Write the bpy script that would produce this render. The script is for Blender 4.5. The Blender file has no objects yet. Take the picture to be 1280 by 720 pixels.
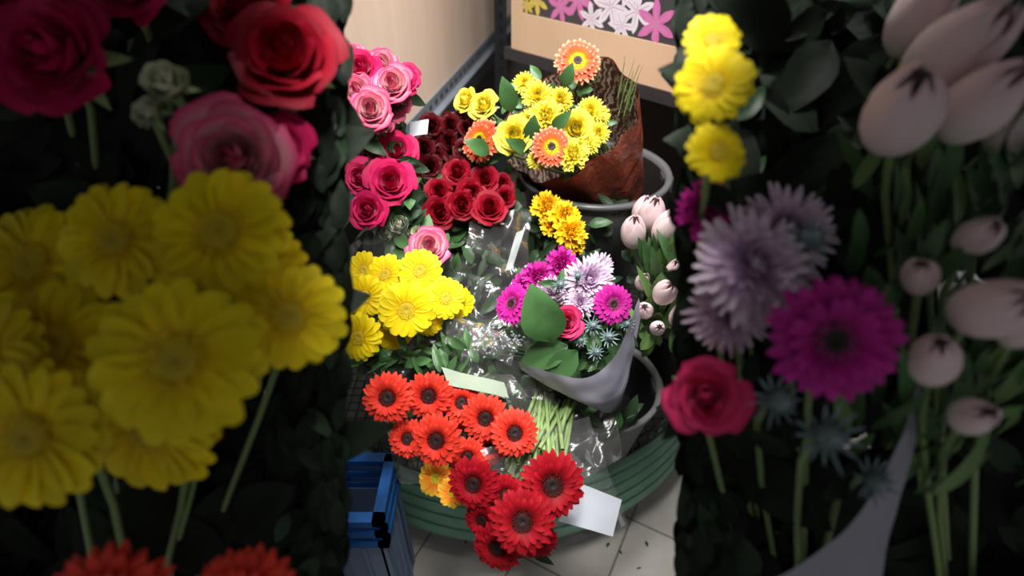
import bpy, math, random
from mathutils import Vector, Matrix, noise
random.seed(7)
R_=random.random
def U(a,b): return a+(b-a)*random.random()
# ------------------------------------------------------------------ camera
FPX=700.0; TH=math.radians(38); CAM=Vector((0,0,1.5))
FW=Vector((0,math.cos(TH),-math.sin(TH))); UP=Vector((0,math.sin(TH),math.cos(TH))); RT=Vector((1,0,0))
sc=bpy.context.scene
cd=bpy.data.cameras.new('camera'); co=bpy.data.objects.new('camera',cd); sc.collection.objects.link(co)
cd.sensor_width=36; cd.lens=36*FPX/1280; cd.clip_start=.02
co.location=CAM; co.rotation_euler=(math.radians(90)-TH,0,0)
cd.dof.use_dof=True; cd.dof.focus_distance=1.02; cd.dof.aperture_fstop=1.8
sc.camera=co
sc.view_settings.view_transform='Standard'
def W(px,py,d):
    return CAM+d*(FW+RT*((px-640)/FPX)+UP*((360-py)/FPX))
# ------------------------------------------------------------------ materials
def newmat(n):
    m=bpy.data.materials.new(n); m.use_nodes=True
    nt=m.node_tree; b=nt.nodes['Principled BSDF']; return m,nt,b
def L(nt,a,b): nt.links.new(a,b)
def c4(c): return (c[0],c[1],c[2],1)
def petal(n,stops,var=.25,rough=.55,noise_s=40,spec=.2):
    m,nt,b=newmat(n); N=nt.nodes
    at=N.new('ShaderNodeAttribute'); at.attribute_name='pc'
    sp=N.new('ShaderNodeSeparateColor'); L(nt,at.outputs['Color'],sp.inputs[0])
    rp=N.new('ShaderNodeValToRGB'); cr=rp.color_ramp
    cr.elements[0].position=stops[0][0]; cr.elements[0].color=c4(stops[0][1])
    cr.elements[1].position=stops[-1][0]; cr.elements[1].color=c4(stops[-1][1])
    for p,c in stops[1:-1]:
        e=cr.elements.new(p); e.color=c4(c)
    nz=N.new('ShaderNodeTexNoise'); nz.inputs['Scale'].default_value=noise_s; nz.inputs['Detail'].default_value=3
    tc=N.new('ShaderNodeTexCoord'); L(nt,tc.outputs['Object'],nz.inputs['Vector'])
    ma=N.new('ShaderNodeMath'); ma.operation='MULTIPLY_ADD'; ma.inputs[1].default_value=.16; ma.inputs[2].default_value=-.08
    L(nt,nz.outputs['Fac'],ma.inputs[0])
    ad=N.new('ShaderNodeMath'); ad.operation='ADD'; L(nt,sp.outputs[0],ad.inputs[0]); L(nt,ma.outputs[0],ad.inputs[1])
    L(nt,ad.outputs[0],rp.inputs[0])
    hv=N.new('ShaderNodeHueSaturation')
    mv=N.new('ShaderNodeMath'); mv.operation='MULTIPLY_ADD'; mv.inputs[1].default_value=var; mv.inputs[2].default_value=1-var*.6
    L(nt,sp.outputs[1],mv.inputs[0]); L(nt,mv.outputs[0],hv.inputs['Value'])
    L(nt,rp.outputs[0],hv.inputs['Color']); L(nt,hv.outputs[0],b.inputs['Base Color'])
    b.inputs['Roughness'].default_value=rough; b.inputs['Specular IOR Level'].default_value=spec
    return m
def simple(n,c,c2=None,rough=.5,scale=8,metal=0,bump=0,spec=.4):
    m,nt,b=newmat(n); N=nt.nodes
    nz=N.new('ShaderNodeTexNoise'); nz.inputs['Scale'].default_value=scale; nz.inputs['Detail'].default_value=5
    tc=N.new('ShaderNodeTexCoord'); L(nt,tc.outputs['Object'],nz.inputs['Vector'])
    mx=N.new('ShaderNodeMix'); mx.data_type='RGBA'
    mx.inputs[6].default_value=c4(c); mx.inputs[7].default_value=c4(c2 or [x*.75 for x in c])
    L(nt,nz.outputs['Fac'],mx.inputs[0]); L(nt,mx.outputs[2],b.inputs['Base Color'])
    b.inputs['Roughness'].default_value=rough; b.inputs['Metallic'].default_value=metal; b.inputs['Specular IOR Level'].default_value=spec
    if bump:
        bp=N.new('ShaderNodeBump'); bp.inputs['Strength'].default_value=bump; bp.inputs['Distance'].default_value=.01
        L(nt,nz.outputs['Fac'],bp.inputs['Height']); L(nt,bp.outputs[0],b.inputs['Normal'])
    return m
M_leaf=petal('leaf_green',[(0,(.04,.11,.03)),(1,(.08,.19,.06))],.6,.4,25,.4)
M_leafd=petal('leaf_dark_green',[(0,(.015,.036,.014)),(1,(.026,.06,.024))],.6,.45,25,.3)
M_leafs=petal('leaf_shaded_green',[(0,(.010,.016,.010)),(1,(.018,.028,.016))],.6,.6,25,.15)  # leaf green darkened for the sides; their dimness is in the colour
M_leafl=petal('leaf_light_green',[(0,(.2,.32,.1)),(1,(.13,.28,.08))],.5,.4,25,.4)
M_stem=petal('stem_green',[(0,(.22,.33,.12)),(1,(.3,.42,.16))],.4,.45,20,.4)
M_bplastic=simple('black_plastic',(.012,.012,.014),(.02,.02,.022),.38)
M_gplastic=simple('grey_plastic',(.13,.13,.135),(.08,.08,.085),.35)
M_rim=simple('grey_rim_plastic',(.27,.27,.27),(.18,.18,.18),.35)
M_bmetal=simple('black_metal',(.02,.02,.022),(.035,.035,.04),.4,20)
M_steel=simple('painted_steel',(.13,.15,.18),(.2,.22,.25),.45,15,.2)
M_card=simple('cardboard',(.60,.42,.28),(.50,.34,.22),.8,6)
M_white=simple('white_label',(.60,.63,.69),(.46,.49,.56),.5,8)
M_dark=simple('dark_board',(.02,.017,.015),(.035,.03,.028),.7)
# ------------------------------------------------------------------ geometry helper
class Geo:
    def __init__(s): s.V=[];s.F=[];s.M=[];s.C=[]
    def grid(s,P,mat=0,T=None,rnd=0,closed=False):
        o=len(s.V); n=len(P); m=len(P[0])
        for i in range(n):
            for j in range(m):
                s.V.append(tuple(P[i][j])); s.C.append(((T[i] if T else i/(n-1)),rnd,0,1))
        for i in range(n-1):
            for j in range(m if closed else m-1):
                k=(j+1)%m
                s.F.append((o+i*m+j,o+i*m+k,o+(i+1)*m+k,o+(i+1)*m+j)); s.M.append(mat)
    def poly(s,pts,mat=0,t=.5,rnd=.5):
        o=len(s.V)
        for p in pts: s.V.append(tuple(p)); s.C.append((t,rnd,0,1))
        s.F.append(tuple(range(o,o+len(pts)))); s.M.append(mat)
    def tube(s,pts,r,mat=0,n=6,rnd=.5,r2=None):
        P=[];rn=len(pts)
        for i,p in enumerate(pts):
            t=(pts[min(i+1,rn-1)]-pts[max(i-1,0)]).normalized()
            a=t.cross(Vector((0,0,1)) if abs(t.z)<.9 else Vector((1,0,0))).normalized(); b=t.cross(a)
            rr=r if r2 is None else r+(r2-r)*i/(rn-1)
            P.append([p+a*rr*math.cos(2*math.pi*j/n)+b*rr*math.sin(2*math.pi*j/n) for j in range(n)])
        s.grid(P,mat,None,rnd,True)
    def lathe(s,prof,mat=0,n=48,M=None,rnd=.5):
        P=[]
        for r,z in prof:
            row=[Vector((r*math.cos(2*math.pi*j/n),r*math.sin(2*math.pi*j/n),z)) for j in range(n)]
            if M: row=[M@v for v in row]
            P.append(row)
        s.grid(P,mat,None,rnd,True)
    def box(s,lo,hi,mat=0,M=None):
        x0,y0,z0=lo;x1,y1,z1=hi
        v=[Vector(p) for p in ((x0,y0,z0),(x1,y0,z0),(x1,y1,z0),(x0,y1,z0),(x0,y0,z1),(x1,y0,z1),(x1,y1,z1),(x0,y1,z1))]
        if M: v=[M@p for p in v]
        for f in ((0,3,2,1),(4,5,6,7),(0,1,5,4),(1,2,6,5),(2,3,7,6),(3,0,4,7)):
            s.poly([v[i] for i in f],mat)
    def leaf(s,p,d,n,Ln,Wd,bend=.3,mat=0,shape=0,rnd=None):
        d=d.normalized(); x=d.cross(n).normalized(); n=x.cross(d).normalized()
        P=[];K=7
        for i in range(K):
            t=i/(K-1)
            w=Wd*.5*(math.sin(math.pi*min(1,t**.8))**.8 if shape==0 else math.sin(math.pi*(.12+.88*t))**.6)
            w=max(w,Wd*.015)
            c=p+d*Ln*t+n*(-bend*Ln*t*t)
            P.append([c+x*w*u+n*(abs(u)*w*.25+ .04*Wd*math.sin(t*9+u*3)) for u in (-1,-.5,0,.5,1)])
        s.grid(P,mat,None,R_() if rnd is None else rnd)
    def mesh(s,name,mats,smooth=True):
        me=bpy.data.meshes.new(name); me.from_pydata(s.V,[],s.F)
        a=me.color_attributes.new('pc','FLOAT_COLOR','POINT')
        a.data.foreach_set('color',[c for v in s.C for c in v])
        for m in mats: me.materials.append(m)
        me.polygons.foreach_set('material_index',s.M)
        me.polygons.foreach_set('use_smooth',[smooth]*len(s.F)); me.update(); return me
def obj(name,me,parent=None,mat=None):
    o=bpy.data.objects.new(name,me); sc.collection.objects.link(o)
    if parent: o.parent=parent; o.matrix_parent_inverse=parent.matrix_world.inverted()
    if mat is not None: o.matrix_world=mat
    return o
def empty(name,loc=(0,0,0)):
    o=bpy.data.objects.new(name,None); sc.collection.objects.link(o); o.empty_display_size=.05
    o.location=loc; o.matrix_world=Matrix.Translation(Vector(loc)); return o
def orient(loc,n,scale,roll=0):
    n=n.normalized(); q=n.to_track_quat('Z','Y').to_matrix().to_4x4()
    return Matrix.Translation(loc)@q@Matrix.Rotation(roll,4,'Z')@Matrix.Diagonal((scale,scale,scale,1))
# ------------------------------------------------------------------ flower shapes
def gerbera(seed,inner=.37,broad=False):
    random.seed(seed); g=Geo()
    WP=[.35,.62,.85,.98,1,.8,.22]
    layers=((24,.18,1.0,.125,.03,-.06,-.03),(24,.18,.95,.12,.08,.02,0),(20,.2,.70,.09,.12,.10,.03))
    if broad:
        WP=[.4,.68,.9,1,1,.88,.4]
        layers=((17,.15,1.0,.19,.02,-.07,-.03),(17,.15,.94,.18,.05,-.02,0))
    for (n,r0,r1,w,lift,tip,z0) in layers:
        for k in range(n):
            a=2*math.pi*(k+U(-.22,.22))/n; rr1=r1*U(.93,1.03); tz=tip+U(-.04,.04); tw=U(-.2,.2); rnd=R_()
            P=[]
            for i in range(7):
                t=i/6; r=r0+(rr1-r0)*t; hw=w*WP[i]
                row=[]
                for u in (-1,0,1):
                    z=z0+lift*math.sin(math.pi*t*.8)+tz*t*t+abs(u)*hw*.22+u*tw*hw*t
                    rr=r-(.02 if abs(u)==1 and i==6 else 0)
                    x,y=rr,u*hw
                    row.append(Vector((x*math.cos(a)-y*math.sin(a),x*math.sin(a)+y*math.cos(a),z)))
                P.append(row)
            g.grid(P,0,None,rnd)
    for ring,(ra,rb,n,zz) in enumerate(((.24,inner,30,.1),(.18,inner*.82,26,.13),(.12,inner*.66,20,.14))):
        if broad: zz*=.6
        for k in range(n):
            a=2*math.pi*(k+U(-.3,.3))/n; rnd=R_(); rb2=rb*U(.9,1.08)
            P=[]
            for i in range(4):
                t=i/3; r=ra+(rb2-ra)*t; hw=.028*(1,1.1,1,.3)[i]
                P.append([Vector((r*math.cos(a)-u*hw*math.sin(a),r*math.sin(a)+u*hw*math.cos(a),.04+zz*math.sin(t*2.2)*.8+.01*abs(u))) for u in (-1,0,1)])
            g.grid(P,2,None,rnd)
    P=[[Vector((r*math.cos(2*math.pi*j/20),r*math.sin(2*math.pi*j/20),z*(.75 if broad else 1)+(.012 if (i+j)%2 else 0))) for j in range(20)] for i,(r,z) in enumerate(((.26,.05),(.23,.12),(.17,.14),(.11,.14),(.06,.125),(.004,.11)))]
    g.grid(P,1,None,.5,True)
    g.lathe([(.30,-.05),(.26,-.12),(.16,-.2),(.06,-.25),(.045,-.5)],3,14)
    return g
def rose(seed,N=26,opn=.42):
    random.seed(seed); g=Geo()
    for k in range(N):
        s=k/(N-1); ang=k*2.4+U(-.2,.2); rb=.05+.64*s**.9; span=1.45-.6*s; h=1.0-.33*s; op=s*s*opn; rnd=R_(); wv=U(0,6)
        P=[]
        for i in range(8):
            v=i/7; row=[]
            for j in range(8):
                u=-1+2*j/7
                rr=rb*(.3+.7*math.sin(min(1,v*1.35)*math.pi/2))
                rr*=1-.62*max(0,(.55-s)/.55)*v**2.5
                rr+=op*v**3+.03*u*(1-s)+.03*math.sin(u*5+wv)*v*v*s
                z=h*v*(1-.2*abs(u)**3)-.5-s*.12-(.25*s*max(0,v-.7)/.3*.6)
                a=ang+u*span*(.6+.4*math.sin(math.pi*min(v,.95)*.6))*(1-.25*v**6)
                row.append(Vector((rr*math.cos(a),rr*math.sin(a),z)))
            P.append(row)
        g.grid(P,0,None,rnd)
    for k in range(5):
        a=k*1.2566; d=Vector((math.cos(a),math.sin(a),-.1)); g.leaf(Vector((0,0,-.6)),d,Vector((0,0,1)),.85,.3,.25,3)
    g.lathe([(.35,-.52),(.3,-.65),(.15,-.78),(.07,-.85),(.06,-1.2)],3,12)
    return g
def tulip(seed):
    random.seed(seed); g=Geo()
    for k in range(6):
        ang=k*math.pi/3+U(-.1,.1); inn=.90 if k%2 else 1.; hh=U(1.6,1.75)*(1 if k%2 else 1.03); rnd=R_(); P=[]
        for i in range(14):
            v=i/13; row=[]
            for u in (-1,-.66,-.33,0,.33,.66,1):
                r=inn*.54*(max(.02,math.sin(math.pi*(.09+.87*v**.9))))**.62*(1-.05*abs(u))
                a=ang+u*1.15*(1-v**6)**.8*(.8+.2*math.sin(math.pi*v))
                row.append(Vector((r*math.cos(a),r*math.sin(a),-.8+hh*v*(1-.07*u*u))))
            P.append(row)
        g.grid(P,0,None,rnd)
    g.lathe([(.2,-.78),(.1,-.85),(.055,-.95),(.05,-1.5)],3,10)
    return g
def mum(seed,w=.075,layers=7,n0=26,ruff=0):
    random.seed(seed); g=Geo()
    for l in range(layers):
        n=int(n0-l*2.5*n0/26); el=math.radians(-8+l*80/(layers-1)); ln=1-.085*l
        for k in range(max(n,6)):
            a=2*math.pi*(k+U(-.3,.3))/max(n,6); e=el+U(-.12,.12); lk=ln*U(.9,1.05); rnd=R_(); P=[]; ph=U(0,6)
            for i in range(6):
                t=i/5; ee=e+ .35*t*(1 if l>1 else .3); r=.06+lk*t*math.cos(ee); z=lk*t*math.sin(ee)*.8
                hw=w*(.4,.8,1,1.05,.9,.35 if not ruff else .9)[i]
                row=[]
                for u in (-1,-.5,0,.5,1):
                    zz=z+abs(u)*hw*.4+ruff*.09*math.sin(u*6+ph)*t*t; rr=r+(ruff*.08*math.sin(u*8+ph) if i==5 else 0)
                    row.append(Vector((rr*math.cos(a)-u*hw*math.sin(a),rr*math.sin(a)+u*hw*math.cos(a),zz-.1)))
                P.append(row)
            g.grid(P,0,None,rnd)
    g.lathe([(.35,-.1),(.25,-.3),(.08,-.4),(.05,-.8)],3,12)
    return g
def thistle(seed):
    random.seed(seed); g=Geo()
    for k in range(13):
        a=k*2*math.pi/13+U(-.1,.1); d=Vector((math.cos(a),math.sin(a),U(.1,.4)))
        g.leaf(Vector((0,0,-.1)),d,Vector((0,0,1)),U(.8,1.1),.14,-.1,0)
    for k in range(110):
        z=U(-.1,.75); a=U(0,6.28); r=.32*math.sqrt(max(0,1-((z-.2)/.58)**2))
        p=Vector((r*math.cos(a),r*math.sin(a),z)); n=Vector((math.cos(a)*(.2+r),math.sin(a)*(.2+r),(z-.1))).normalized()
        g.tube([p,p+n*.1],.03,2,4,R_(),.005)
    g.lathe([(.1,-.1),(.32,.1),(.3,.4),(.15,.68),(.01,.76)],2,14)
    g.lathe([(.1,-.1),(.04,-.2),(.035,-1)],3,8)
    return g
CACHE={}
def tmpl(kind,mats,key):
    k=(kind,key)
    if k not in CACHE:
        st=random.getstate(); L_=[]
        for s in range(3):
            f={'gerbera':gerbera,'gerberab':lambda q:gerbera(q,.33,True),'rose':rose,'tulip':tulip,'mum':mum,'thistle':thistle,
               'bud':lambda q:rose(q,14,.02),'carn':lambda q:mum(q,.2,6,11,1)}[kind]
            g=f(s*17+3); L_.append(g.mesh(key+'_'+kind,mats))
        CACHE[k]=L_; random.setstate(st)
    return random.choice(CACHE[k])
# colours
blk=simple('gerbera_eye_black',(.012,.006,.006),(.03,.012,.01),.6,60)
dkred=petal('floret_dark_red',[(0,(.02,.003,.003)),(.7,(.07,.004,.004)),(1,(.28,.02,.015))],.4)
P_or=petal('petal_orange_red',[(0,(.45,.012,.008)),(.5,(.80,.035,.018)),(1,(.90,.07,.04))])
P_rd=petal('petal_deep_red',[(0,(.14,.002,.004)),(.5,(.38,.004,.012)),(1,(.50,.008,.02))])
P_ye=petal('petal_yellow',[(0,(.78,.48,.003)),(.5,(.92,.68,.004)),(1,(.95,.76,.015))],.3)
P_yo=petal('petal_yellow_orange',[(0,(.85,.38,.003)),(.6,(.95,.52,.006)),(1,(.98,.65,.02))],.2)
eye_y=simple('gerbera_eye_yellow',(.62,.44,.015),(.48,.36,.015),.6,60)
flo_y=petal('floret_yellow',[(0,(.72,.45,.01)),(1,(.90,.66,.02))],.3)
P_bi=petal('petal_orange_tip',[(0,(.95,.50,.02)),(.45,(.92,.16,.02)),(.8,(.85,.09,.05)),(1,(.95,.5,.25))])
P_bo=petal('petal_orange_yellow',[(0,(.9,.12,.02)),(.45,(.95,.30,.02)),(1,(.98,.62,.05))])
P_ma=petal('petal_magenta',[(0,(.30,.003,.12)),(.5,(.52,.01,.26)),(1,(.66,.035,.38))])
flo_m=petal('floret_magenta',[(0,(.05,.003,.03)),(.6,(.3,.01,.15)),(1,(.6,.12,.3))],.4)
P_rp=petal('rose_pink',[(0,(.75,.35,.40)),(.5,(.75,.09,.22)),(.85,(.72,.04,.16)),(1,(.6,.02,.12))])
P_rw=petal('rose_white_pink',[(0,(.85,.66,.62)),(.62,(.86,.52,.54)),(.86,(.82,.20,.32)),(1,(.70,.03,.16))])
P_rm=petal('rose_magenta',[(0,(.78,.30,.40)),(.6,(.72,.03,.16)),(1,(.55,.008,.09))])
P_rr=petal('rose_red',[(0,(.28,.004,.01)),(.6,(.40,.005,.02)),(1,(.26,.003,.016))])
P_dk=petal('rose_dark_red',[(0,(.06,.002,.003)),(.6,(.12,.002,.006)),(1,(.07,.001,.004))],.5)
P_li=petal('petal_lilac',[(0,(.5,.25,.5)),(.5,(.70,.50,.70)),(1,(.80,.68,.80))])
P_tu=petal('tulip_pale_pink',[(0,(.75,.76,.58)),(.25,(.92,.78,.76)),(1,(.94,.68,.72))],.12)
P_gw=petal('bud_green_white',[(0,(.3,.42,.15)),(.5,(.65,.7,.45)),(1,(.8,.78,.65))])
P_th=petal('thistle_blue',[(0,(.12,.2,.18)),(1,(.3,.38,.42))])
P_ly=petal('petal_lemon',[(0,(.78,.55,.01)),(.5,(.92,.74,.03)),(1,(.95,.84,.12))],.2)
def G(p,e,f): return [p,e,f,M_stem]
KIND={
 'or':('gerbera',G(P_or,blk,dkred)),'rd':('gerbera',G(P_rd,blk,dkred)),'ye':('gerberab',G(P_ye,eye_y,flo_y)),
 'yo':('gerberab',G(P_bo,eye_y,flo_y)),'bi':('gerbera',G(P_bi,blk,flo_y)),'ma':('gerbera',G(P_ma,blk,flo_m)),
 'rp':('rose',G(P_rp,blk,blk)),'rw':('rose',G(P_rw,blk,blk)),'rm':('rose',G(P_rm,blk,blk)),'rr':('rose',G(P_rr,blk,blk)),
 'dk':('rose',G(P_dk,blk,blk)),'ly':('carn',G(P_ly,blk,blk)),'lr':('rose',G(P_ly,blk,blk)),'li':('mum',G(P_li,blk,blk)),'ym':('mum',G(P_ly,blk,blk)),
 'yc':('carn',G(P_yo,blk,blk)),'mc':('carn',G(P_ma,blk,blk)),'tu':('tulip',G(P_tu,blk,blk)),'gb':('bud',G(P_gw,blk,blk)),
 'th':('thistle',G(P_th,blk,P_th))}
FACE=Vector((0,-.75,.66))
def leafy(g,p,n,Ln,Wd,mat,shape=0):
    d=Vector((U(-1,1),U(-1,1),U(-1,1)))
    d=(d-n*d.dot(n)*.7).normalized()
    g.leaf(p,d,n+Vector((U(-.4,.4),U(-.4,.4),U(-.4,.4))),Ln,Wd,U(0,.4),mat,shape)
def bunch(name,items,base,nl=3,lmat=M_leaf,ls=.06,lw=.5,jit=.25,face=FACE,stem=.0035,spread=.03,stems=True):
    random.seed(sum(map(ord,name)))
    e=empty(name,base); g=Geo(); base=Vector(base)
    for it in items:
        k,px,py,r,d=it[:5]; kind,mats=KIND[k]
        f=Vector(it[5]) if len(it)>5 else face
        p=W(px,py,d); Rr=r*d/FPX
        n=(f+Vector((U(-jit,jit),U(-jit,jit),U(-jit,jit)))).normalized()
        o=obj(k+'_flower',tmpl(kind,mats,k),e,orient(p,n,Rr,U(0,6.28)))
        q=base+Vector((U(-1,1)*spread,U(-1,1)*spread,0)); p0=p-n*Rr*.5; p1=p-n*.09+Vector((0,.02,-.04))
        if stems:
            pts=[]
            for i in range(9):
                t=i/8; pts.append(p0*(1-t)**3+p1*3*t*(1-t)**2+(q+Vector((0,0,.12)))*3*t*t*(1-t)+q*t**3)
            g.tube(pts,stem,0,6,R_())
        for i in range(nl):
            lp=p-n*Rr*U(.8,2.2)+Vector((U(-1,1),U(-1,1),U(-1,.3)))*Rr*.8
            leafy(g,lp,n,ls*U(.6,1.3),ls*lw*U(.7,1.2),1)
    if g.V: obj('stems_and_leaves',g.mesh(name+'_stems',[M_stem,lmat]),e)
    return e
# ------------------------------------------------------------------ room
def tile_mat():
    m,nt,b=newmat('floor_tiles'); N=nt.nodes
    tc=N.new('ShaderNodeTexCoord'); mp=N.new('ShaderNodeMapping'); mp.inputs['Rotation'].default_value=(0,0,math.radians(28)); mp.inputs['Location'].default_value=(.1,.05,0)
    L(nt,tc.outputs['Object'],mp.inputs[0])
    br=N.new('ShaderNodeTexBrick'); br.offset=0; br.inputs['Scale'].default_value=1
    br.inputs['Brick Width'].default_value=.24; br.inputs['Row Height'].default_value=.24; br.inputs['Mortar Size'].default_value=.003
    br.inputs['Color1'].default_value=(.80,.74,.67,1); br.inputs['Color2'].default_value=(.74,.69,.62,1); br.inputs['Mortar'].default_value=(.3,.27,.24,1)
    L(nt,mp.outputs[0],br.inputs[0])
    nz=N.new('ShaderNodeTexNoise'); nz.inputs['Scale'].default_value=14; nz.inputs['Detail'].default_value=8; L(nt,tc.outputs['Object'],nz.inputs[0])
    mx=N.new('ShaderNodeMix'); mx.data_type='RGBA'; mx.blend_type='MULTIPLY'; mx.inputs[0].default_value=.3
    L(nt,br.outputs[0],mx.inputs[6]); L(nt,nz.outputs['Fac'],mx.inputs[7]); L(nt,mx.outputs[2],b.inputs['Base Color'])
    b.inputs['Roughness'].default_value=.35; return m
g=Geo(); g.box((-2,-1,-.05),(2,3.1,0)); obj('floor',g.mesh('floor',[tile_mat()],False))
g=Geo(); random.seed(9)
for k in range(9):
    dirv=W(U(580,830),U(672,715),1.5)-CAM; p=CAM+dirv*(-1.5/dirv.z)
    g.leaf(p+Vector((0,0,.003)),Vector((U(-1,1),U(-1,1),0)),Vector((0,0,1)),U(.01,.022),U(.004,.008),.05)
obj('floor_leaf_litter',g.mesh('litter',[M_leafd]))
M_wb=simple('dark_wall_paint',(.05,.04,.035),(.03,.026,.024),.8)
g=Geo(); g.box((-2,3.0,0),(2,3.1,2.6)); obj('wall_back',g.mesh('wall_back',[M_wb],False))
def ply():
    m,nt,b=newmat('plywood'); N=nt.nodes
    tc=N.new('ShaderNodeTexCoord'); mp=N.new('ShaderNodeMapping'); mp.inputs['Scale'].default_value=(6,6,.8); L(nt,tc.outputs['Object'],mp.inputs[0])
    nz=N.new('ShaderNodeTexNoise'); nz.inputs['Scale'].default_value=3; nz.inputs['Detail'].default_value=6; L(nt,mp.outputs[0],nz.inputs[0])
    cr=N.new('ShaderNodeValToRGB'); cr.color_ramp.elements[0].color=(.60,.44,.33,1); cr.color_ramp.elements[1].color=(.74,.58,.46,1)
    L(nt,nz.outputs['Fac'],cr.inputs[0]); L(nt,cr.outputs[0],b.inputs['Base Color']); b.inputs['Roughness'].default_value=.6; return m
a0=Vector((-.425,.93,0)); a1=Vector((.010,2.97,0)); dv=(a1-a0); ln=dv.length; dv.normalize(); ZR=.85
MW=Matrix.Translation(a0)@Matrix(((dv.x,-dv.y,0,0),(dv.y,dv.x,0,0),(0,0,1,0),(0,0,0,1)))
g=Geo(); g.box((0,0,ZR),(ln,.04,2.4),0,MW); obj('wall_left',g.mesh('wall_left',[ply()],False))
g=Geo(); g.box((.1,-.03,ZR-.01),(ln-.1,-.001,ZR),0,MW); g.box((.1,-.006,ZR),(ln-.1,-.001,ZR+.045),0,MW); g.box((.1,-.034,ZR-.05),(ln-.1,-.03,ZR),2,MW)
for i in range(34):
    x=.13+i*.055; g.box((x,-.0072,ZR+.014),(x+.022,-.0062,ZR+.028),1,MW)
g.box((-.065,2.30,0),(-.02,2.304,2.0),2); g.box((-.067,2.26,0),(-.063,2.304,2.0),2)
for i in range(24):
    z=.5+i*.05; g.box((-.048,2.298,z),(-.036,2.2995,z+.02),1)
obj('steel_shelf_frame',g.mesh('frame',[M_steel,M_bplastic,M_bmetal],False))
# ------------------------------------------------------------------ cardboard box with printed lilies
ex=Vector((.711,-.703,0)).normalized(); ey=Vector((-ex.y,ex.x,0))
MB=Matrix(((ex.x,ey.x,0,0.0),(ex.y,ey.y,0,1.845),(0,0,1,1.012),(0,0,0,1)))
g=Geo(); g.box((0,.002,0),(.75,.30,.5),0,MB)
g.box((0,-.002,0),(.75,.002,.108),0,MB); g.box((0,-.002,.108),(.045,.002,.5),0,MB)
g.box((0,-.0025,.002),(.003,-.0021,.498),2,MB)
g.poly([MB@Vector(p) for p in ((.045,.0015,.108),(.75,.0015,.108),(.75,.0015,.5),(.045,.0015,.5))],1)
random.seed(5)
def flat_lily(cx,cz,r,mat,lay):
    a0=U(0,1)
    def pt(t,w,a,dy): 
        x=cx+r*(t*math.cos(a)-w*math.sin(a)); z=cz+r*(t*math.sin(a)+w*math.cos(a))
        return MB@Vector((min(max(x,.046),.749),dy,min(max(z,.109),.499)))
    for k in range(6):
        a=a0+k*math.pi/3
        g.poly([pt(t,w,a,.0012-lay*.0001-(k%2)*.00004) for t,w in ((0,.03),(.3,.16),(.6,.19),(.85,.11),(1,0),(.85,-.11),(.6,-.19),(.3,-.16),(0,-.03))],mat)
        g.poly([pt(t,w,a,.0010-lay*.0001) for t,w in ((.05,.02),(.7,.012),(.7,-.012),(.05,-.02))],6 if mat!=5 else 4)
for i,(cx,cz,r,m) in enumerate(((.10,.15,.045,5),(.07,.18,.04,5),(.19,.145,.05,4),(.25,.17,.055,4),(.30,.13,.045,3),(.36,.17,.06,3),(.40,.13,.045,3),(.44,.17,.055,3),(.14,.21,.06,4),(.5,.15,.06,4),(.33,.23,.06,3),(.22,.24,.06,4),(.06,.13,.03,5),(.41,.22,.05,3))):
    flat_lily(cx,cz,r,m,i)
obj('cardboard_flower_box',g.mesh('lilybox',[M_card,simple('print_dark',(.06,.03,.07),(.03,.06,.03),.4,30),simple('card_edge',(.7,.55,.4)),simple('print_white',(.70,.67,.71),(.55,.5,.6),.4,40),simple('print_pink',(.6,.18,.4),(.45,.1,.3),.4,40),simple('print_yellow',(.65,.53,.07),(.45,.38,.05),.4,40),simple('print_stroke',(.50,.28,.42))],False))
g=Geo(); g.box((-.03,-.005,-.035),(.8,.34,-.001),0,MB); g.box((-.03,.34,-1.012),(.8,.37,.1),1,MB)
g.box((-.03,.34,-1.012),(.01,.38,.6),0,MB)
obj('black_shelf',g.mesh('shelf',[M_bmetal,M_dark],False))
# ------------------------------------------------------------------ round display stand
SC=Vector((-.02,1.33,0)); SR=.60
M_green=simple('green_band',(.24,.44,.31),(.15,.32,.21),.55,12,0,.4)
e=empty('round_flower_stand',SC)
g=Geo(); prof=[]; nb=5
for i in range(nb):
    z0=.355-(i+1)*.045
    for k in range(7):
        a=math.pi*k/6
        prof.append((SR+.010*math.sin(a)+ (0.004*i),z0+.045*(1-k/6)))
g.lathe([(r,z) for r,z in prof],0,96,Matrix.Translation(SC)); 
g.lathe([(SR-.01,.13),(SR-.01,.355),(SR,.355)],0,96,Matrix.Translation(SC))
obj('green_band',g.mesh('green_band',[M_green]),e)
g=Geo(); MT=Matrix.Translation(SC)
for zz,rr in ((.375,SR+.005),(.43,SR+.01)):
    pts=[SC+Vector((rr*math.cos(t*2*math.pi/72),rr*math.sin(t*2*math.pi/72),zz)) for t in range(73)]
    g.tube(pts,.004,0,6)
for t in range(72*2):
    a=t*2*math.pi/144; c=Vector((math.cos(a),math.sin(a),0))
    g.tube([SC+c*(SR+.005)+Vector((0,0,.375)),SC+c*(SR+.01)+Vector((0,0,.43))],.0018,0,4)
for i in range(-23,24):
    s=i*.025; h=math.sqrt(SR*SR-s*s)
    g.tube([SC+Vector((s,-h,.375)),SC+Vector((s,h,.375))],.002,0,4)
    g.tube([SC+Vector((-h,s,.379)),SC+Vector((h,s,.379))],.002,0,4)
obj('wire_tray',g.mesh('wire_tray',[M_bmetal]),e)
g=Geo(); g.lathe([(.0,.34),(SR-.02,.34),(SR-.02,.33),(0,.33)],1,64,MT)
g.lathe([(0,.585),(.36,.585),(.36,.565),(0,.565)],0,48,Matrix.Translation(SC+Vector((0.05,.15,0))))
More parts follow.
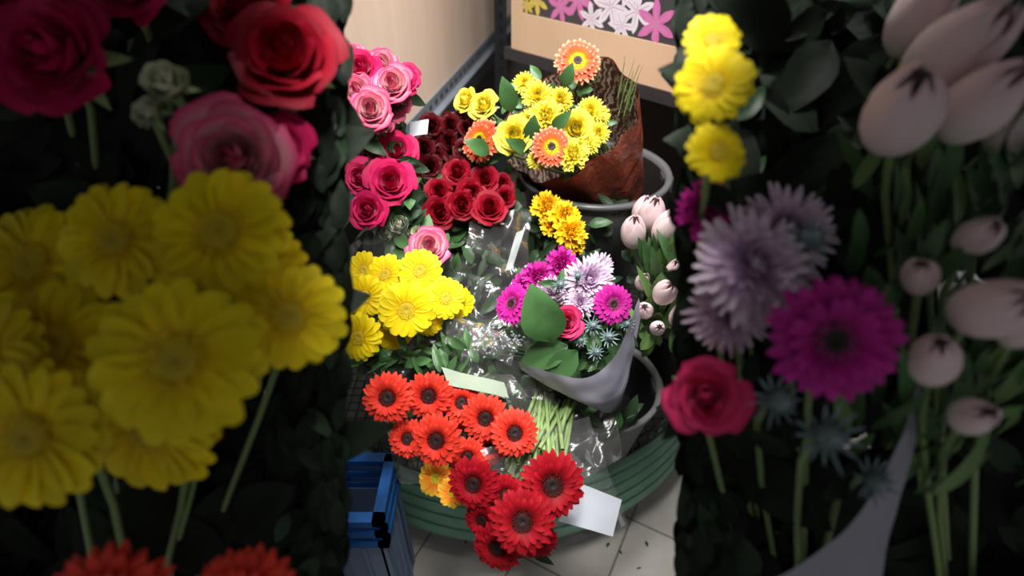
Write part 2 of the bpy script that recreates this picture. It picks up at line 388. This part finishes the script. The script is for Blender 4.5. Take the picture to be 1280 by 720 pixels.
for a in range(6):
    c=Vector((math.cos(a*1.047),math.sin(a*1.047),0)); g.tube([SC+c*.5,SC+c*.5+Vector((0,0,.34))],.015,0,8)
    g.tube([SC+Vector((.05,.15,.33))+c*.33,SC+Vector((.05,.15,.57))+c*.33],.01,0,8)
obj('decks_and_legs',g.mesh('decks',[M_dark,simple('tray_liner',(.26,.24,.21),(.14,.13,.12),.6,20)]),e)
# ------------------------------------------------------------------ buckets
M_water=simple('water_dark',(.01,.012,.01),(.02,.02,.015),.05)
def bucket(name,x,y,zb,zr,r,m=M_gplastic,rim=M_rim):
    h=zr-zb; rb=r*.76
    g=Geo(); MM=Matrix.Translation((x,y,zb))
    g.lathe([(0,0),(rb,0),(rb+(r-rb)*.8,h*.8),(r*.965,h*.82),(r*.97,h*.94),(r*.975,h-.012)],0,64,MM)
    g.lathe([(r*.975,h-.012),(r*1.03,h-.01),(r*1.045,h-.003),(r*1.03,h+.003),(r*.96,h+.002),(r*.945,h-.01)],1,64,MM)
    g.lathe([(r*.945,h-.01),(r*.9,h*.75),(rb*.96,.006),(0,.006)],2,64,MM)
    g.lathe([(0,h*.35),(rb*1.02,h*.35)],3,48,MM)
    for s in (-1,1):
        g.box((s*r*1.0-.012,-.02,h-.05),(s*r*1.0+.012,.02,h-.012),0,MM)
    return obj(name,g.mesh(name,[m,rim,M_bplastic,M_water]))
bucket('flower_bucket',.200,1.245,.588,.89,.178,M_gplastic,M_gplastic)
bucket('flower_bucket.001',.188,.865,.385,.561,.142,M_gplastic,M_rim)
bucket('flower_bucket.002',-.13,1.22,.588,.74,.12,M_bplastic,M_gplastic)
bucket('flower_bucket.003',-.30,1.17,.385,.70,.05+.04,M_bplastic,M_gplastic)
bucket('flower_bucket.004',-.235,.985,.385,.62,.10,M_bplastic,M_gplastic)
bucket('flower_bucket.005',-.03,.98,.385,.52,.095,M_bplastic,M_gplastic)
bucket('flower_bucket.006',.41,1.06,.385,.60,.10,M_bplastic,M_gplastic)
# ------------------------------------------------------------------ bunches, centre
bunch('orange_red_gerbera_bunch',[
 ('or',485,497,34,.95,(-.15,-.7,.7)),('or',536,494,32,.97),('or',577,503,27,.99),('or',607,522,32,.95),('or',546,550,35,.91),('or',643,541,32,.93,(.2,-.7,.7)),
 ('or',585,571,27,.95),('or',510,548,26,.97),('yo',545,598,24,.95,(-.1,-.6,.7)),('yo',566,615,20,.93),('or',562,520,24,1.02),('or',612,560,22,.98)],(-.03,.93,.45),2,M_leafd,.05,.4,.14)
bunch('red_gerbera_bunch',[
 ('rd',690,606,44,.84,(.25,-.7,.7)),('rd',653,651,43,.82),('rd',592,604,35,.88,(-.25,-.7,.65)),('rd',622,684,34,.86,(-.35,-.85,.4)),('rd',604,650,28,.89,(-.5,-.75,.5)),
 ('rd',672,676,27,.87,(.2,-.95,.3)),('rd',632,618,26,.90)],(.02,.90,.45),1,M_leafd,.05,.4,.12)
bunch('yellow_gerbera_bunch',[
 ('ye',508,387,37,.97,(0,-.8,.6)),('ye',525,338,29,1.02),('ye',557,372,27,1.02,(.3,-.7,.6)),('ye',482,343,27,1.04),('ye',456,370,29,1.0),('ye',449,421,31,.96,(-.2,-.8,.5)),
 ('ye',490,416,27,1.01,(0,-.95,.3)),('ye',455,338,25,1.06),('ye',576,379,20,1.05,(.4,-.6,.5)),('ye',535,402,20,1.04,(.1,-.9,.3)),('ye',500,352,22,1.08)],(-.235,.96,.5),2,M_leafd,.06,.5,.15)
bunch('pink_rose_bunch',[
 ('rm',450,84,25,1.06),('rw',476,80,22,1.08),('rw',490,103,27,1.04),('rw',463,135,29,1.02),('rm',508,98,20,1.06,(.4,-.6,.6)),('rw',445,112,24,1.05),('rw',493,128,22,1.08),('rm',442,142,18,1.08),('rw',440,66,18,1.08),('rm',470,108,20,1.10),('rw',475,152,18,1.08),('rw',446,160,20,1.06)],(-.26,1.08,.62),2,M_leafd,.05,.6)
bunch('magenta_rose_bunch',[
 ('rm',496,187,26,1.10),('rm',488,226,32,1.06,(.1,-.8,.6)),('rm',458,262,25,1.05),('rp',449,222,25,1.08),('rm',443,188,22,1.09),('rp',468,205,22,1.10),('rp',470,240,18,1.09),('rw',537,307,28,1.05,(.1,-.6,.75)),('gb',497,279,18,1.08),('gb',522,290,14,1.09),('gb',482,290,14,1.09)],(-.25,1.10,.62),6,M_leaf,.05,.55)
it=[]
random.seed(3)
for k in range(38):
    it.append(('dk',U(515,592),U(152,225),U(11,16),U(1.24,1.32)))
bunch('dark_red_rose_bunch',it,(-.16,1.24,.68),1,M_leafd,.05,.6)
bunch('red_rose_bunch',[
 ('rr',570,214,18,1.2),('rr',605,222,19,1.2),('rr',590,241,19,1.18),('rr',613,258,23,1.16),('rr',578,256,20,1.17),('rr',550,265,21,1.17),('rr',548,238,18,1.2),('rr',631,246,15,1.2),('rr',628,228,14,1.22),('rr',563,240,17,1.21),('rr',598,262,18,1.2),('rr',585,225,16,1.23)],(-.11,1.18,.66),3,M_leafd,.05,.6)
bunch('yellow_carnation_bunch',[
 ('yc',684,258,20,1.2),('yc',706,270,21,1.18),('yc',713,290,21,1.16),('yc',690,280,16,1.2),('yc',718,306,14,1.18)],(.05,1.0,.6),3,M_leafd,.06,.4)
# ---- top wrapped bouquet
def cone(g,B,O,r0,r1,ph0,ph1,nu,nv,mat,ruf=.01,pl=9,seed=0,flare=1.2,edge=.02,up=0):
    ax=(O-B).normalized(); a=ax.cross(Vector((0,0,1))).normalized(); b=a.cross(ax).normalized()
    P=[]
    for i in range(nv+1):
        v=i/nv; row=[]
        for j in range(nu+1):
            u=j/nu; ph=ph0+(ph1-ph0)*u
            r=r0+(r1-r0)*v**flare
            r+=ruf*v*math.sin(ph*pl+seed)+ruf*.8*noise.noise(Vector((math.cos(ph)*2,v*5,math.sin(ph)*2+seed)))
            c=B+(O-B)*v+ax*(edge*v*v*math.sin(ph*3+seed*1.7)+up*v*v*math.sin(ph))
            row.append(c+a*r*math.cos(ph)+b*r*math.sin(ph))
        P.append(row)
    g.grid(P,mat)
def wrap_pattern():
    m,nt,b=newmat('striped_liner'); N=nt.nodes; tc=N.new('ShaderNodeTexCoord')
    wv=N.new('ShaderNodeTexWave'); wv.inputs['Scale'].default_value=24; wv.inputs['Distortion'].default_value=9; wv.inputs['Detail Scale'].default_value=2; L(nt,tc.outputs['Object'],wv.inputs[0])
    cr=N.new('ShaderNodeValToRGB'); cr.color_ramp.elements[0].position=.55; cr.color_ramp.elements[0].color=(.13,.045,.03,1); cr.color_ramp.elements[1].position=.8; cr.color_ramp.elements[1].color=(.66,.55,.46,1)
    L(nt,wv.outputs['Fac'],cr.inputs[0]); L(nt,cr.outputs[0],b.inputs['Base Color']); b.inputs['Roughness'].default_value=.35; return m
def wrap_copper():
    m,nt,b=newmat('copper_net_wrap'); N=nt.nodes; tc=N.new('ShaderNodeTexCoord')
    vo=N.new('ShaderNodeTexVoronoi'); vo.inputs['Scale'].default_value=120; L(nt,tc.outputs['Object'],vo.inputs[0])
    c2=N.new('ShaderNodeValToRGB'); c2.color_ramp.elements[0].position=.05; c2.color_ramp.elements[0].color=(.80,.42,.30,1); c2.color_ramp.elements[1].position=.4; c2.color_ramp.elements[1].color=(.56,.11,.05,1)
    L(nt,vo.outputs['Distance'],c2.inputs[0])
    nz=N.new('ShaderNodeTexNoise'); nz.inputs['Scale'].default_value=16; nz.inputs['Detail'].default_value=3; nz.inputs['Distortion'].default_value=1; L(nt,tc.outputs['Object'],nz.inputs[0])
    mx=N.new('ShaderNodeMix'); mx.data_type='RGBA'; mx.blend_type='MULTIPLY'; mx.inputs[0].default_value=.6; L(nt,c2.outputs[0],mx.inputs[6]); L(nt,nz.outputs['Fac'],mx.inputs[7])
    bp=N.new('ShaderNodeBump'); bp.inputs['Strength'].default_value=.6; bp.inputs['Distance'].default_value=.012; L(nt,nz.outputs['Fac'],bp.inputs['Height']); L(nt,bp.outputs[0],b.inputs['Normal'])
    L(nt,mx.outputs[2],b.inputs['Base Color']); b.inputs['Roughness'].default_value=.28; return m
tb=bunch('wrapped_yellow_bouquet',[
 ('bi',722,77,30,1.24,(-.1,-.75,.6)),('bi',601,176,30,1.20,(-.5,-.7,.5)),('bi',689,184,27,1.14,(0,-.8,.6)),
 ('lr',580,124,17,1.24,(-.6,-.4,.6)),('lr',603,130,20,1.22,(-.3,-.6,.6)),('lr',643,168,25,1.16),('ly',682,146,22,1.19),('lr',720,160,24,1.16),('ly',716,194,20,1.14),
 ('ym',656,104,15,1.24),('ym',672,120,21,1.22),('ym',700,124,17,1.23),('ym',738,138,19,1.22),('ym',749,144,14,1.24),('ym',748,166,15,1.19),('ym',724,184,15,1.16),('ym',670,200,12,1.16),('ym',661,150,15,1.21),('ly',700,160,18,1.21),('ym',735,178,16,1.17)],
 tuple(W(785,262,1.50)),2,M_leaf,.045,.5,.15)
g=Geo()
leafs=[(640,140,-.2,.9,.075,.04),(612,192,-.6,.5,.06,.035),(662,178,.1,.8,.06,.035),(690,165,.3,.5,.06,.03),(660,190,-.3,.3,.06,.03),(705,108,.2,.8,.05,.03)]
for px,py,dx,dz,l,w in leafs: g.leaf(W(px,py,1.17),Vector((dx,-.2,dz)),FACE,l,w,.2,0)
random.seed(44)
for k in range(40): leafy(g,W(U(650,745),U(100,200),U(1.24,1.29)),FACE,U(.03,.05),U(.015,.025),0)
for k in range(11):
    p=W(780+U(-8,8),130+U(-20,20),1.24); q=U(-.1,.8); pts=[p+Vector((.004*i*q,.0,.011*i)) for i in range(8)]
    g.tube(pts,.0014,1,4,.5,.0003)
obj('foliage',g.mesh('tb_fol',[M_leaf,M_leafl]),tb)
g=Geo()
B=W(768,250,1.58); O=W(708,148,1.27)
cone(g,B,O,.065,.160,0,2*math.pi,96,24,0,.006,11,seed=2,flare=.6,edge=.016)
cone(g,B,O,.062,.1565,0,2*math.pi,96,24,1,.006,11,seed=2,flare=.6,edge=.016)
obj('patterned_wrap',g.mesh('wrap',[wrap_copper(),wrap_pattern()]),tb)
# ---- purple bouquet
pb=bunch('wrapped_purple_bouquet',[
 ('ma',766,380,27,1.04,(.15,-.8,.6)),('ma',641,380,28,1.06,(-.6,-.5,.6)),('mc',672,346,20,1.10),('mc',702,330,21,1.10),('mc',655,355,15,1.12),
 ('li',737,350,32,1.07),('li',714,362,23,1.08),('li',748,334,20,1.11),('li',688,362,20,1.09),('li',725,378,20,1.06),('rp',708,402,22,1.02,(-.1,-.8,.55)),
 ('th',760,421,15,1.03),('th',740,407,14,1.04),('th',700,355,13,1.03),('th',783,405,12,1.05),('th',745,440,13,1.04),('th',725,425,12,1.04),('th',722,345,11,1.04)],
 (.17,.865,.5),2,M_leaf,.04,.45,.15)
g=Geo()
g.leaf(W(690,428,1.01),Vector((-.35,.1,1)),Vector((-.1,-.9,.5)),.12,.08,.15,0)
g.leaf(W(710,432,1.02),Vector((-1,-.2,-.35)),Vector((0,-.7,.8)),.10,.055,.3,0)
g.leaf(W(722,438,1.01),Vector((-.8,-.4,-.7)),Vector((0,-.8,.7)),.09,.05,.2,0)
for k in range(46):
    px,py=U(692,782),U(405,462); leafy(g,W(px,py,U(1.06,1.11)),FACE,U(.025,.045),U(.012,.025),0 if R_()<.6 else 1)
random.seed(12)
for k in range(90):
    p=W(U(600,650)+U(-8,8),U(412,440)+U(-8,8),U(1.03,1.07)); 
    g.lathe([(0,-.003),(.003,0),(0,.003)],2,5,Matrix.Translation(p))
    if k%5==0: g.tube([p,W(690,450,1.1)],.0006,0,3)
obj('foliage',g.mesh('pb_fol',[M_leaf,M_leafd,M_white]),pb)
M_paper=simple('lavender_paper',(.42,.41,.50),(.34,.33,.41),.6,10)
def loft(g,curves,mat=0,n=40,m=8,wr=.002):
    def ev(c,t):
        k=t*(len(c)-1); i=min(int(k),len(c)-2); f=k-i
        p0=c[max(i-1,0)];p1=c[i];p2=c[i+1];p3=c[min(i+2,len(c)-1)]
        return .5*((2*p1)+(p2-p0)*f+(2*p0-5*p1+4*p2-p3)*f*f+(3*p1-p0-3*p2+p3)*f**3)
    P=[]
    for i in range(m*(len(curves)-1)+1):
        s=i/m; a=min(int(s),len(curves)-2); f=s-a; row=[]
        for j in range(n+1):
            p=ev(curves[a],j/n).lerp(ev(curves[a+1],j/n),f)
            row.append(p+Vector((0,-1,.6))*noise.noise(p*30)*wr*2)
        P.append(row)
    g.grid(P,mat)
g=Geo()
c1=[W(*q) for q in ((648,452,1.05),(690,466,1.00),(735,472,.985),(766,448,.99),(784,413,1.02),(798,372,1.08))]
c2=[W(*q) for q in ((652,462,1.07),(698,490,1.03),(742,506,1.02),(776,496,1.04),(790,450,1.07),(802,390,1.10))]
c3=[W(*q) for q in ((700,480,1.15),(725,500,1.13),(745,512,1.12),(765,515,1.13),(778,500,1.15),(782,470,1.18))]
loft(g,[c1,c2,c3],wr=.003)
obj('paper_wrap',g.mesh('pwrap',[M_paper]),pb)
# ---- tulips
UPW=Vector((0,-.25,1))
tl=bunch('pink_tulip_bunch',[
 ('tu',792,290,30,1.14,(-.2,-.3,1)),('tu',815,268,32,1.18,UPW),('tu',832,285,30,1.14,(.2,-.2,1)),('tu',804,264,26,1.22,UPW),('tu',832,365,28,1.08,(.1,-.5,1)),('tu',806,388,20,1.10,(-.3,-.6,.8)),
 ('tu',822,410,18,1.08,(0,-.7,.7)),('tu',842,340,22,1.12,UPW),('tu',803,352,17,1.12,UPW),('tu',848,395,22,1.08,UPW)],(.41,1.06,.48),0,M_leafl,.06,.3,.1)
g=Geo(); random.seed(4)
for k in range(80):
    px,py=U(798,860),U(325,450); p=W(px,py,U(1.12,1.20)); g.leaf(p,Vector((U(-.6,.5),U(-.5,.2),1)),Vector((U(-.5,.5),-1,.3)),U(.05,.10),U(.012,.028),U(-.2,.4),R_()>.4 and 1 or 0)
obj('foliage',g.mesh('tl_fol',[M_leaf,M_leafl]),tl)
# ---- gerbera stems
g=Geo(); random.seed(8)
for k in range(50):
    p0=W(U(665,722),U(490,512),1.11); p1=W(U(625,705),U(560,605),U(.94,.99)); m=(p0+p1)/2+Vector((0,-.01,.015))
    g.tube([p0,m,p1],.0038,0,6,R_())
obj('gerbera_stem_bundle',g.mesh('gsb',[M_stem]))
# ---- general dark foliage between bunches
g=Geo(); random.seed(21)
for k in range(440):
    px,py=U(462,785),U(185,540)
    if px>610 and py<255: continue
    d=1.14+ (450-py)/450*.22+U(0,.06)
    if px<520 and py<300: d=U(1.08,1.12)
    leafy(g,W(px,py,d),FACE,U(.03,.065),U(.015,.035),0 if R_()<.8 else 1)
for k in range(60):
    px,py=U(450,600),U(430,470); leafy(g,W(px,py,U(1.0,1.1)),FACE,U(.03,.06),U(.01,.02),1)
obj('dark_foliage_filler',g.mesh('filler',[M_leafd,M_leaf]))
# ------------------------------------------------------------------ cellophane
def cello():
    m,nt,b=newmat('clear_cellophane'); N=nt.nodes; out=N['Material Output']; N.remove(b)
    tr=N.new('ShaderNodeBsdfTransparent'); tr.inputs[0].default_value=(.97,.97,.97,1)
    gl=N.new('ShaderNodeBsdfGlossy'); gl.inputs['Roughness'].default_value=.17; gl.inputs[0].default_value=(1,1,1,1)
    df=N.new('ShaderNodeBsdfDiffuse'); df.inputs[0].default_value=(.8,.8,.8,1)
    nz=N.new('ShaderNodeTexNoise'); nz.inputs['Scale'].default_value=14; nz.inputs['Detail'].default_value=2; nz.inputs['Distortion'].default_value=1.4
    tc=N.new('ShaderNodeTexCoord'); L(nt,tc.outputs['Object'],nz.inputs[0])
    bp=N.new('ShaderNodeBump'); bp.inputs['Strength'].default_value=.6; bp.inputs['Distance'].default_value=.012; L(nt,nz.outputs['Fac'],bp.inputs['Height'])
    L(nt,bp.outputs[0],gl.inputs['Normal'])
    fr=N.new('ShaderNodeFresnel'); fr.inputs[0].default_value=1.45; L(nt,bp.outputs[0],fr.inputs['Normal'])
    mu=N.new('ShaderNodeMath'); mu.operation='MULTIPLY_ADD'; mu.inputs[1].default_value=.65; mu.inputs[2].default_value=.005; L(nt,fr.outputs[0],mu.inputs[0])
    m1=N.new('ShaderNodeMixShader'); L(nt,mu.outputs[0],m1.inputs[0]); L(nt,tr.outputs[0],m1.inputs[1]); L(nt,gl.outputs[0],m1.inputs[2])
    m2=N.new('ShaderNodeMixShader'); m2.inputs[0].default_value=.04; L(nt,m1.outputs[0],m2.inputs[1]); L(nt,df.outputs[0],m2.inputs[2])
    L(nt,m2.outputs[0],out.inputs[0]); return m
M_cel=cello()
def sheet(name,c,amp=.02,seed=0,mat=M_cel,n=34,fq=9,smooth=True):
    g=Geo(); P=[]; nn=(c[1]-c[0]).cross(c[3]-c[0]).normalized()
    for i in range(n+1):
        v=i/n; row=[]
        for j in range(n+1):
            u=j/n; p=(c[0]*(1-u)+c[1]*u)*(1-v)+(c[3]*(1-u)+c[2]*u)*v
            q=p*fq+Vector((seed,seed*2,0))
            h=(1-abs(noise.noise(q))*2)*amp+(1-abs(noise.noise(q*2.3))*2)*amp*.4
            p=p+nn*h+Vector((noise.noise(q*.7+Vector((5,0,0))),noise.noise(q*.7+Vector((0,9,0))),0))*amp*.8
            row.append(p)
        P.append(row)
    g.grid(P,0); return obj(name,g.mesh(name,[mat],smooth))
sheet('cellophane_sleeve',[W(445,452,1.06),W(640,462,1.08),W(735,600,.98),W(498,600,.98)],.02,1)
sheet('cellophane_sleeve.001',[W(600,560,.93),W(742,520,.98),W(790,655,.92),W(690,700,.9)],.02,4)
sheet('cellophane_sleeve.002',[W(585,270,1.14),W(668,255,1.17),W(660,440,1.12),W(545,425,1.08)],.03,7)
sheet('cellophane_sleeve.003',[W(450,265,1.08),W(560,300,1.1),W(600,440,1.08),W(445,460,1.06)],.02,9)
sheet('cellophane_sleeve.004',[W(540,400,1.08),W(680,425,1.06),W(700,500,1.06),W(560,470,1.04)],.02,11)
sheet('cellophane_sleeve.005',[W(690,505,1.08),W(770,510,1.08),W(780,570,1.08),W(720,600,1.02)],.018,15)
sheet('cellophane_sleeve.006',[W(560,385,1.04),W(650,415,1.02),W(640,450,1.0),W(555,425,1.0)],.02,22,fq=16)
def card(name,c,mat=M_white,amp=.003): return sheet(name,c,amp,3,mat,10,8)
card('white_flower_label',[W(715,600,.93),W(779,625,.93),W(768,672,.9),W(700,652,.9)],M_white,.004)
card('price_tag',[W(512,152,1.16),W(536,149,1.16),W(534,167,1.15),W(511,170,1.15)])
M_tag=simple('clear_care_tag',(.30,.32,.32),(.15,.17,.17),.3,40)
card('price_tag.001',[W(645,290,1.12),W(656,285,1.12),W(640,335,1.1),W(631,338,1.1)],M_tag)
card('care_leaflet',[W(552,458,1.0),W(630,478,1.0),W(636,497,.98),W(560,480,.98)],simple('leaflet_green',(.26,.32,.23),(.16,.21,.14),.4,30))
# ------------------------------------------------------------------ blue crate
M_blue=simple('blue_plastic',(.012,.14,.48),(.01,.10,.38),.35)
M_blue2=simple('blue_grey_plastic',(.22,.31,.46),(.18,.25,.38),.4)
e=empty('blue_plastic_crate',(-.42,.66,0))
g=Geo(); x0,x1,y0,y1=-.60,-.262,.585,.72; zt=.38
g.box((x0,y0,.02),(x1,y0+.012,zt),1); g.box((x1-.012,y0,.02),(x1,y1,zt),1); g.box((x0,y1-.012,.02),(x1,y1,zt),1); g.box((x0,y0,.02),(x0+.012,y1,zt),1); g.box((x0,y0,0),(x1,y1,.02),1)
for i in range(8):
    x=x0+.02+i*.045; g.box((x,y0-.008,.03),(x+.008,y0,zt-.01),1)
for i in range(4):
    y=y0+.02+i*.036; g.box((x1,y,.03),(x1+.008,y+.008,zt-.01),1)
obj('body',g.mesh('crate_body',[M_blue,M_blue2],False),e)
g=Geo()
for z in (zt,zt+.04,zt+.08):
    g.box((x0-.01,y0-.012,z),(x1+.012,y0+.01,z+.018),0); g.box((x1-.01,y0-.012,z),(x1+.012,y1+.01,z+.018),0)
    g.box((x0-.01,y1-.01,z),(x1+.012,y1+.012,z+.018),0); g.box((x0-.012,y0-.012,z),(x0+.01,y1+.012,z+.018),0)
for x in (x0,x0+.12,x1-.12,x1-.02):
    g.box((x,y0-.006,zt),(x+.02,y0+.006,zt+.09),0); g.box((x,y1-.006,zt),(x+.02,y1+.006,zt+.09),0)
for y in (y0,y0+.07,y1-.02):
    g.box((x1-.006,y,zt),(x1+.006,y+.02,zt+.09),0)
o=obj('rim',g.mesh('crate_rim',[M_blue],False),e); b=o.modifiers.new('bev','BEVEL'); b.width=.003; b.segments=2
# ------------------------------------------------------------------ near flowers in shade, left and right of the display
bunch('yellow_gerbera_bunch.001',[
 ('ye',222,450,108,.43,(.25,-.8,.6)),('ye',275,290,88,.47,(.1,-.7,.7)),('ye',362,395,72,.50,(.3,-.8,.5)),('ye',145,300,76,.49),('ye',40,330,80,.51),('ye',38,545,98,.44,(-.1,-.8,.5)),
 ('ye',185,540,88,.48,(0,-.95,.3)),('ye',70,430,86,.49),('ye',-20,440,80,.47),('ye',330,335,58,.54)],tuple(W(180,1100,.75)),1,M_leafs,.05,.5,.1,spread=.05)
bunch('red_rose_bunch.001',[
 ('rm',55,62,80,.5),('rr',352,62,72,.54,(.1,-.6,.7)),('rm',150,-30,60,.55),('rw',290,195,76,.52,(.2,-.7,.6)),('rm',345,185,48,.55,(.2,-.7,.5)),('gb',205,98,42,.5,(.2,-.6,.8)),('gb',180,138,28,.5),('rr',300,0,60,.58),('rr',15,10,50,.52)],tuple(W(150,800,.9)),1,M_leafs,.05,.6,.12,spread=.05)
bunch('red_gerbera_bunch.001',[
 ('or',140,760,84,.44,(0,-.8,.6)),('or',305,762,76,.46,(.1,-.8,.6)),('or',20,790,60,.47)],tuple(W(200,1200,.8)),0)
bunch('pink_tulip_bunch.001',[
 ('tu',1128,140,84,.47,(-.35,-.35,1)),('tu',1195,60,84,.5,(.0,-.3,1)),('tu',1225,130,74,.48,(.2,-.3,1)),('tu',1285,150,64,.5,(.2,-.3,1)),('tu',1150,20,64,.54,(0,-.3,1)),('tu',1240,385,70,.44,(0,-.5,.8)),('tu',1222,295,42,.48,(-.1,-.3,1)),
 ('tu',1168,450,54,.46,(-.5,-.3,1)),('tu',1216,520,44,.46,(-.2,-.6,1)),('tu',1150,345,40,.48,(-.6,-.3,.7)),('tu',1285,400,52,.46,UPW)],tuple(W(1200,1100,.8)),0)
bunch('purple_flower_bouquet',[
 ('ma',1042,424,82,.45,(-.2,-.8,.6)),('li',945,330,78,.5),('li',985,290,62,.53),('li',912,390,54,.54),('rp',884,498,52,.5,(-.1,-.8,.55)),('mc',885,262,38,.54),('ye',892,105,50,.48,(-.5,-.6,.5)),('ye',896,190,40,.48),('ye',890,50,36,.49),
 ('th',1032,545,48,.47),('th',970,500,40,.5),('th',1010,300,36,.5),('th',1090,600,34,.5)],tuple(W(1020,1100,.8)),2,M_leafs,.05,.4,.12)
def backing(name,pa,pb,seed,edge,mats,lm=0):  # added leaf backdrop; dimness of the sides put into its near-black colour
    g=Geo(); random.seed(seed); s=-1 if edge<640 else 1
    for k in range(600):
        px,py=U(pa,pb),U(-60,860)
        if abs(px-edge)<75: continue
        l=U(.08,.13); leafy(g,W(px,py,U(.60,.70)),Vector((0,-.8,.6)),l,l*.5,0 if R_()>lm else 1)
    for k in range(800):
        o=U(4,85); px=edge+s*o; py=U(-40,800); d=U(.60,.68); l=U(.03,.06)
        ang=U(-1,1)*min(1,.25+o/70); sg=1 if R_()<.5 else -1
        dr=UP*sg+RT*ang; 
        if dr.x*s<-.0 and o<40: dr.x*=-1
        g.leaf(W(px,py,d),dr,-FW+Vector((U(-.3,.3),0,U(-.3,.3))),l,l*.42,.1,0 if R_()>lm else 1)
    return obj(name,g.mesh(name,mats))
backing('added_dark_leaves',-80,434,31,436,[M_leafs,M_leafd],.05)
backing('added_dark_leaves.001',846,1370,32,844,[M_leafs,M_leafd],.15)
g=Geo(); random.seed(6)
for k in range(110):
    px,py=U(1060,1290),U(200,620); g.leaf(W(px,py,U(.5,.56)),Vector((U(-.7,.6),U(-.3,.2),1)),Vector((U(-.5,.5),-1,.3)),U(.05,.09),U(.010,.02),U(-.2,.4),R_()>.7 and 1 or 0)
obj('tulip_leaves',g.mesh('tulip_leaves',[M_leaf,M_leafl]))
g=Geo()
c1=[W(*q) for q in ((1148,470,.5),(1130,540,.5),(1100,600,.5),(1060,660,.5),(1000,705,.5),(930,740,.5))]
c2=[W(*q) for q in ((1152,500,.52),(1138,580,.52),(1112,670,.52),(1100,740,.52),(1080,800,.52),(1040,840,.52))]
loft(g,[c1,c2],wr=.001)
obj('paper_sleeve',g.mesh('paper_sleeve',[M_paper]))
# bucket plinths, plus added unseen boards that keep spot light off side flowers
for i,sx in enumerate((-1,1)):
    g=Geo()
    def bx(xa,xb,y0,y1,z0,z1):
        a,b=sorted((sx*xa,sx*xb)); g.box((a,y0,z0),(b,y1,z1))
    bx(.42,.82,.02,.5,0,.5); bx(.175,1.05,-.12,.60,1.56,1.58); bx(.10,.175,-.12,.42,1.56,1.58); bx(1.01,1.05,.56,.60,0,1.56); bx(1.01,1.05,-.12,-.08,0,1.56)
    obj('added_shade_rack'+('' if i==0 else '.001'),g.mesh('rack',[M_dark],False))
    bucket('flower_bucket.%03d'%(7+i),sx*.62,.3,.5,.80,.15,M_bplastic,M_gplastic)
# ------------------------------------------------------------------ lights
def spot(name,loc,tgt,power,ang,blend,rad,col=(1,.98,.95)):
    l=bpy.data.lights.new(name,'SPOT'); l.energy=power; l.spot_size=math.radians(ang); l.spot_blend=blend; l.shadow_soft_size=rad; l.color=col
    o=bpy.data.objects.new(name,l); sc.collection.objects.link(o); o.location=loc
    o.rotation_euler=(Vector(tgt)-Vector(loc)).to_track_quat('-Z','Y').to_euler(); return o
spot('added_spot',(0.02,.2,2.6),(0.02,1.16,.83),205,46,.25,.28)  # added lamp, cone narrowed to miss the near side flowers
spot('added_spot.001',(.30,1.7,2.8),(.05,1.25,.8),110,50,.4,.3)  # added lamp, more light on the display from above
spot('added_spot.002',(.10,1.0,2.7),(-.02,1.9,1.1),165,56,.5,.3)  # added lamp to brighten the left panel and lily box
spot('added_spot.003',(.12,.80,2.8),(.10,.64,0),130,23,.4,.15)  # added lamp to brighten the floor and green band
w=bpy.data.worlds.new('world'); sc.world=w; w.use_nodes=True
w.node_tree.nodes['Background'].inputs[0].default_value=(.97,.98,1,1); w.node_tree.nodes['Background'].inputs[1].default_value=.18
